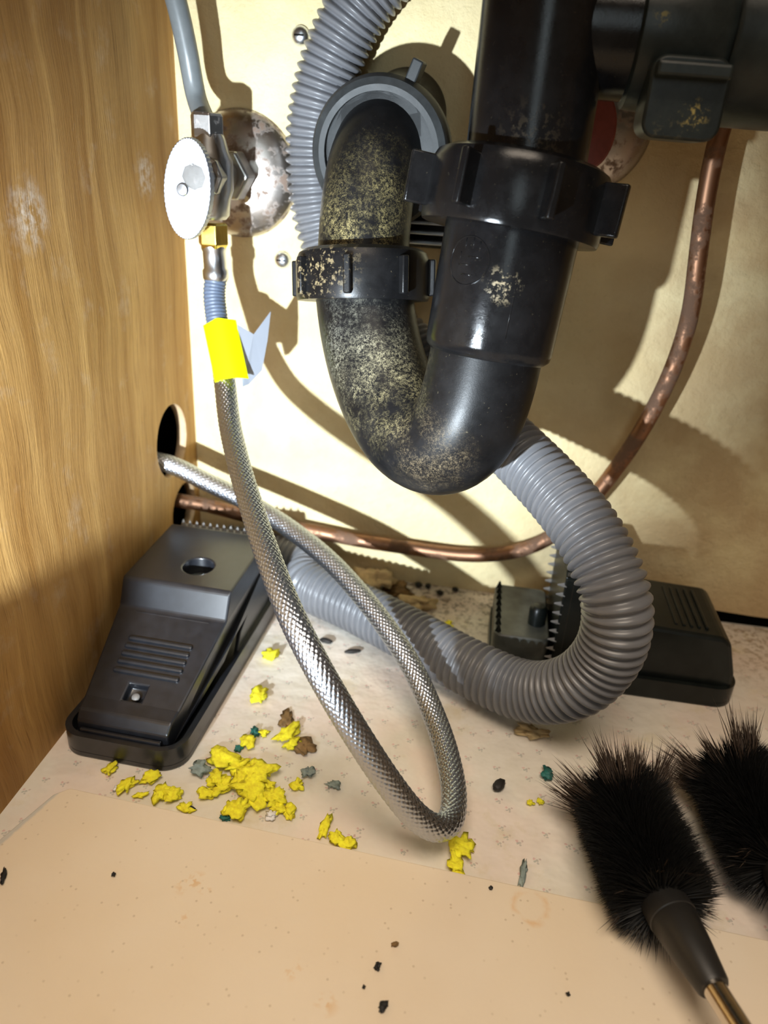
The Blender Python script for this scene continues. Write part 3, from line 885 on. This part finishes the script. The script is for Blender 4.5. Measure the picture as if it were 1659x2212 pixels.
# ------------------------------------------------------------------ brushes
def blade(V, F, p, d, l, w, rnd):
    """one bristle: thin three-sided spike with a slight bend"""
    d = d.normalized()
    s = d.cross(Vector((rnd.uniform(-1, 1), rnd.uniform(-1, 1), rnd.uniform(-1, 1)))).normalized()
    t_ = d.cross(s)
    bend = s * rnd.uniform(-.18, .18) * l
    bend.z = abs(bend.z)
    n = len(V)
    for q, ww in ((0, 1), (.6, .85)):
        c = p + d * l * q + bend * q * q
        for k in range(3):
            a = 2 * PI * k / 3
            V.append(c + (s * math.cos(a) + t_ * math.sin(a)) * w * ww)
    V.append(p + d * l + bend)
    for k in range(3):
        j = (k + 1) % 3
        F.append((n + k, n + j, n + 3 + j, n + 3 + k))
        F.append((n + 3 + k, n + 3 + j, n + 6))
def brush(name, base, tip, rad, label, handle_pts, seed, count=15000):
    """base -> tip is the core of the head; handle_pts continue from base"""
    rnd = random.Random(seed)
    base, tip = Vector(base), Vector(tip)
    o = thing(name, Vector(((base.x + tip.x) / 2, (base.y + tip.y) / 2, 0)), label, 'brush', 'black bristle brushes')
    ax_ = (tip - base); Lh = ax_.length; a, u, w = frame(ax_)
    core = obj('core', lathe([(.001, 0), (rad * .52, .001), (rad * .6, Lh * .5), (rad * .5, Lh - .003), (.001, Lh)], base, a, 20), M['bristle'], o)
    V, F = [], []
    for k in range(count):
        s = rnd.random()
        th = rnd.uniform(0, 2 * PI)
        e = u * math.cos(th) + w * math.sin(th)
        lean = (s - .45) * .30 + rnd.uniform(-.10, .10)
        cl = noise.noise(Vector((math.cos(th) * 2.5, math.sin(th) * 2.5, s * 5 + seed)))
        l = rad * (.84 + .12 * rnd.random() ** 2 + .10 * cl)
        p = base + a * Lh * s + e * rad * .12
        d = e + a * lean
        if p.z + (d.normalized() * l).z < .0056:       # flattened where it rests
            d.z = 0; d.normalize(); d.z = -max(0.0, p.z - .0058) / l; d = d.normalized() * 1.0
            if d.z * l + p.z < .0056: d.z = (.0057 - p.z) / l
        blade(V, F, p, d, l, .00022, rnd)
    br = obj('bristles', (V, F), M['bristle'], o, False)
    br['kind'] = 'stuff'
    V, F = [], []
    for k in range(46):                                # stray tufts splayed out at the far end
        th = rnd.uniform(0, 2 * PI)
        e = u * math.cos(th) + w * math.sin(th)
        d0 = (a * rnd.uniform(.65, 1.2) + e * rnd.uniform(.35, 1.15)).normalized()
        p0 = tip - a * .010 + e * rad * .45
        l0 = rad * rnd.uniform(.8, 1.5)
        for q in range(26):
            d = d0 + Vector((rnd.gauss(0, .07), rnd.gauss(0, .07), rnd.gauss(0, .07)))
            p = p0 + Vector((rnd.gauss(0, .0008), rnd.gauss(0, .0008), rnd.gauss(0, .0008)))
            l = l0 * rnd.uniform(.7, 1.08)
            d.normalize()
            if p.z + d.z * l < .0056: d.z = (.0062 - p.z) / l * .9
            blade(V, F, p, d, l, .00024, rnd)
    for k in range(26):                                # and a few bent back beside the handle
        th = rnd.uniform(0, 2 * PI)
        e = u * math.cos(th) + w * math.sin(th)
        d = e + a * rnd.uniform(-.9, -.4)
        p = base + a * .004 + e * rad * .5
        l = rad * rnd.uniform(.5, .85)
        d.normalize()
        if p.z + d.z * l < .0056: d.z = (.0062 - p.z) / l * .9
        blade(V, F, p, d, l, .00026, rnd)
    tb = obj('splayed_bristles', (V, F), M['tip'], o, False)
    tb['kind'] = 'stuff'
    h0, h1, h2 = [Vector(p) for p in handle_pts]
    d01 = (h1 - h0)
    l01 = d01.length
    obj('handle_ferrule', lathe([(.0070, -.004), (.0084, 0), (.0088, l01 * .25), (.0084, l01 * .26), (.0086, l01 * .275), (.0074, l01 * .60), (.0056, l01 - .001), (.0050, l01)], h0, d01, 36), M['rubber'], o, 'auto')
    obj('handle_rod', lathe([(.0040, -.004), (.0040, (h2 - h1).length)], h1, h2 - h1, 28), M['rod'], o, 'auto')
    return o
brush('bottle_brush', atz(1432, 1948, .022), atz(1338, 1725, .0215), .0212, 'black bristle brush with a metal rod lying on the cream board',
      (atz(1428, 1940, .022), atz(1543, 2135, .0245), atz(1543, 2135, .0245) + (atz(1760, 2480, .029) - atz(1543, 2135, .0245)).normalized() * .21), 3)
brush('bottle_brush', atz(1690, 1872, .022), atz(1580, 1672, .0215), .0212, 'black bristle brush cut off by the right edge, behind the other brush',
      (atz(1695, 1882, .022), atz(1800, 2050, .0245), atz(1800, 2050, .0245) + (atz(1960, 2300, .029) - atz(1800, 2050, .0245)).normalized() * .21), 8)

# ------------------------------------------------------------------ litter on the floor
def lump(p, sx, sy, sz, rot, mat, seed, name, rough=.35, sub=3):
    bm = bmesh.new()
    bmesh.ops.create_icosphere(bm, subdivisions=sub, radius=1)
    Rz = Matrix.Rotation(rot, 3, 'Z')
    V = []
    for v in bm.verts:
        c = v.co
        k = 1 + rough * noise.noise(c * 1.6 + Vector((seed * 7.1, seed * 3.3, 0))) * 1.6 + rough * .8 * noise.noise(c * 4 + Vector((seed, 0, seed))) + rough * .35 * noise.noise(c * 9 + Vector((0, seed, seed)))
        q = Vector((c.x * sx * k, c.y * sy * k, c.z * sz * k))
        V.append(Vector(p) + Rz @ q)
    zmin = min(v.z for v in V)
    dz = p[2] + .0002 - zmin
    V = [v + Vector((0, 0, dz)) for v in V]
    F = [tuple(v.index for v in f.verts) for f in bm.faces]
    bm.free()
    return obj(name, (V, F), mat, None, True)
PXM = 1 / 1600.0
def crumb(px, py, w, h, mat, seed, name, label, cat, group=None, z=0.0, flat=.45, rot=None, rough=.62):
    p = atz(px, py, z)
    d = (RW.transposed() @ (p - CAM)).z
    sx = w * .5 * d * PXM; sy = h * .5 * d * PXM * 1.25
    p.y = min(p.y, -.0015 - 1.5 * max(sy, sx * .6))
    o = lump(p, sx, sy, max(.0006, min(sx, sy) * flat), random.Random(seed).uniform(-.5, .5) if rot is None else rot, mat, seed, name, rough)
    return tag(o, label, cat, group)
G1 = 'yellow foam crumbs on the cabinet floor'
foam = [(483, 1648, 66, 34, 'wide yellow foam crumb at the top left of the heap'), (516, 1660, 48, 30, 'yellow foam crumb joining the top of the heap to its middle'), (467, 1688, 36, 30, 'yellow foam crumb at the left side of the heap'), (481, 1706, 32, 34, 'upright yellow foam crumb inside the left of the heap'), (447, 1718, 34, 24, 'flat yellow foam crumb sticking out lowest at the left of the heap'), (557, 1682, 62, 42, 'largest yellow foam crumb in the upper middle of the heap'),
        (540, 1712, 58, 42, 'large yellow foam crumb in the centre of the heap'), (556, 1736, 46, 30, 'yellow foam crumb low in the middle of the heap'), (593, 1733, 40, 36, 'yellow foam crumb at the right side of the heap'), (600, 1752, 26, 20, 'small yellow foam crumb under the right side of the heap'), (516, 1758, 40, 40, 'large yellow foam crumb lowest in the heap by the board edge'), (494, 1754, 24, 26, 'narrow yellow foam crumb left of the lowest heap crumb'),
        (578, 1706, 30, 26, 'yellow foam crumb on the upper right of the heap'), (524, 1690, 36, 28, 'yellow foam crumb between the left and centre of the heap'), (624, 1758, 26, 26, 'yellow foam crumb just off the lower right of the heap'),
        (236, 1668, 24, 26, 'yellow foam crumb furthest left in front of the closed mouse trap'), (326, 1684, 32, 30, 'yellow foam crumb touching the front corner of the closed mouse trap'), (275, 1704, 28, 34, 'yellow foam crumb at the board edge beside a white paper scrap'), (346, 1720, 30, 36, 'tall yellow foam crumb at the board edge, third from the left'), (373, 1724, 32, 30, 'yellow foam crumb at the board edge between two others'), (401, 1748, 32, 18, 'long yellow foam crumb at the board edge beside a black dropping'), (303, 1722, 26, 12, 'thin low yellow foam crumb lying along the board edge'),
        (726, 1817, 28, 24, 'small yellow foam crumb at the board edge beside the long shred'), (752, 1830, 30, 24, 'small yellow foam crumb at the board edge right of its twin'), (703, 1786, 17, 46, 'long thin yellow foam shred standing up from the board edge'),
        (997, 1838, 44, 44, 'yellow foam shred touching the bottom of the braided hose loop'), (982, 1874, 34, 40, 'curled yellow foam shred at the board edge below the hose loop'),
        (642, 1701, 26, 20, 'lone yellow foam crumb between the heap and the braided hose'), (536, 1609, 30, 26, 'round yellow foam crumb just above the heap'),
        (571, 1588, 18, 16, 'tiny yellow foam crumb above the heap beside a dark scrap'),
        (622, 1592, 34, 46, 'ragged yellow foam piece touching the brown leaf scraps'), (632, 1614, 26, 30, 'yellow foam bit under the ragged yellow piece'),
        (561, 1509, 32, 38, 'pale yellow foam crumb right of the mouse trap lever'), (584, 1421, 30, 30, 'pale yellow foam crumb nearest the grey hose end'),
        (967, 1359, 24, 20, 'yellow foam crumb beside the set mouse trap above the grey hose'),
        (1145, 1738, 15, 12, 'tiny pale yellow crumb left of the bristles'), (1166, 1735, 13, 11, 'tiny pale yellow crumb touching the splayed bristles')]
for k, (x, y, w, h, lab) in enumerate(foam):
    crumb(x, y, w, h, M['foam'], k + 1, 'foam_crumb', lab, 'foam crumb', G1)
misc = [
    (1181, 1677, 24, 22, 'teal', 'plastic_scrap', 'teal plastic scrap left of the splayed brush bristles', 'scrap'),
    (432, 1667, 36, 26, 'greytuft', 'lint_tuft', 'grey green lint tuft at the corner of the closed mouse trap', 'lint'),
    (551, 1585, 16, 18, 'teal', 'plastic_scrap', 'dark green scrap above the yellow heap', 'scrap'),
    (515, 1620, 14, 12, 'teal', 'plastic_scrap', 'small dark green scrap left of the round crumb', 'scrap'),
    (486, 1771, 20, 10, 'teal', 'plastic_scrap', 'dark green sliver at the board edge under the heap', 'scrap'),
    (666, 1676, 22, 18, 'greytuft', 'lint_tuft', 'grey lint tuft beside the braided hose', 'lint'),
    (718, 1700, 26, 14, 'greytuft', 'lint_tuft', 'pale grey lint smear under the braided hose', 'lint'),
    (586, 1766, 22, 16, 'paper', 'paper_scrap', 'white paper scrap below the yellow heap', 'paper scrap'),
    (255, 1706, 16, 12, 'paper', 'paper_scrap', 'white paper scrap at the board edge near the oak panel', 'paper scrap'),
    (620, 1556, 26, 42, 'leaf', 'leaf_scrap', 'brown dry leaf scrap pointing up above the ragged yellow piece', 'leaf'),
    (656, 1616, 34, 34, 'leaf', 'leaf_scrap', 'brown dry leaf scrap right of the ragged yellow piece', 'leaf'),
    (412, 1748, 26, 7, 'dropping', 'mouse_dropping', 'black dropping at the board edge beside the yellow crumbs', 'dropping'),
    (1077, 1703, 22, 30, 'dropping', 'mouse_dropping', 'black oval dropping alone on the paper right of the hose loop', 'dropping'),
    (704, 1389, 30, 11, 'dropping', 'mouse_dropping', 'black dropping just right of the braided hose', 'dropping'),
    (762, 1411, 36, 9, 'dropping', 'mouse_dropping', 'long black dropping below the grey corrugated hose', 'dropping'),
    (1152, 1590, 58, 22, 'pale', 'seed_husk', 'pale seed husk under the bend of the grey hose', 'husk'),
    (1130, 1886, 14, 44, 'greytuft', 'lint_strand', 'dark lint strand left of the brush head', 'lint'),
    (815, 1262, 62, 56, 'pale', 'nest_scrap', 'yellowish chewed scrap in the litter against the back panel', 'scrap'),
    (905, 1312, 56, 32, 'pale', 'nest_scrap', 'tan chewed scrap above the grey hose', 'scrap'),
    (780, 1226, 56, 30, 'leaf', 'leaf_scrap', 'brown leaf scrap under the copper pipe', 'leaf'),
    (848, 1228, 14, 44, 'leaf', 'leaf_scrap', 'thin brown stalk standing in the litter by the back panel', 'leaf'),
    (855, 1282, 60, 24, 'leaf', 'leaf_scrap', 'brown leaf scrap between the two tan scraps', 'leaf'),
    (745, 1215, 40, 24, 'paper', 'paper_scrap', 'white paper scrap under the copper pipe by the litter', 'paper scrap'),
    (722, 1188, 44, 20, 'leaf', 'leaf_scrap', 'brown leaf scrap behind the braided hose under the copper pipe', 'leaf'),
    (808, 1206, 40, 22, 'leaf', 'leaf_scrap', 'brown leaf scrap lying against the copper pipe', 'leaf'),
    (768, 1256, 36, 34, 'leaf', 'leaf_scrap', 'dark leaf scrap left of the yellowish chewed scrap', 'leaf'),
    (868, 1256, 30, 26, 'leaf', 'leaf_scrap', 'brown leaf scrap right of the yellowish chewed scrap', 'leaf'),
    (905, 1262, 16, 12, 'dropping', 'mouse_dropping', 'black dropping in the grime by the back panel', 'dropping'),
    (950, 1285, 16, 10, 'dropping', 'mouse_dropping', 'black dropping left of the set mouse trap', 'dropping'),
    (985, 1262, 14, 10, 'dropping', 'mouse_dropping', 'black dropping nearest the set mouse trap', 'dropping'),
    (930, 1240, 12, 10, 'dropping', 'mouse_dropping', 'small black dropping nearest the back panel', 'dropping'),
    (835, 1300, 36, 18, 'leaf', 'leaf_scrap', 'brown leaf scrap touching the grey corrugated hose', 'leaf'),
]
for k, (x, y, w, h, m_, nm, lab, cat) in enumerate(misc):
    crumb(x, y, w, h, M[m_], 60 + k, nm, lab, cat, 'litter on the cabinet floor', flat=.22 if m_ == 'leaf' else (.5 if m_ != 'dropping' else .8), rough=.12 if m_ == 'dropping' else .75, rot=(-.5 if x == 1077 else None))
bits = [(815, 2091, 11, 15, 'black speck in the middle of the cream board'), (827, 2178, 15, 18, 'ragged black speck at the front of the cream board'), (786, 2136, 6, 5, 'tiny black speck between two larger ones on the board'),
        (246, 1893, 7, 6, 'small brown speck towards the left of the cream board'), (8, 1895, 10, 30, 'dark sliver at the left end of the cream board'), (852, 2043, 15, 8, 'tan sliver on the cream board behind the black specks'),
        (1060, 1920, 7, 7, 'black speck close to the back edge of the cream board'), (1227, 2151, 8, 7, 'dark speck on the cream board near the brush handle')]
for k, (x, y, w, h, lab) in enumerate(bits):
    crumb(x, y, w, h, M['leaf'] if 'tan' in lab else M['dropping'], 120 + k, 'dirt_speck', lab, 'speck', 'specks on the cream board', z=.004, flat=.5)

# ------------------------------------------------------------------ unseen carton added beside the camera to shade the foot of the oak panel
ct = thing('added_carton', (.0185, -.388, .0), 'unseen narrow carton added to block the torch at the front of the oak panel', 'carton')
obj('blocker_body', box((.0185, -.388, .0645), (.031, .046, .120)), plain('brown_cardboard', (.38, .26, .15), .85), ct, False, .0006)
obj('blocker_flap', box((.0185, -.388, .1252), (.031, .046, .0012)), plain('cardboard_flap', (.42, .29, .17), .85), ct, False, .0003)
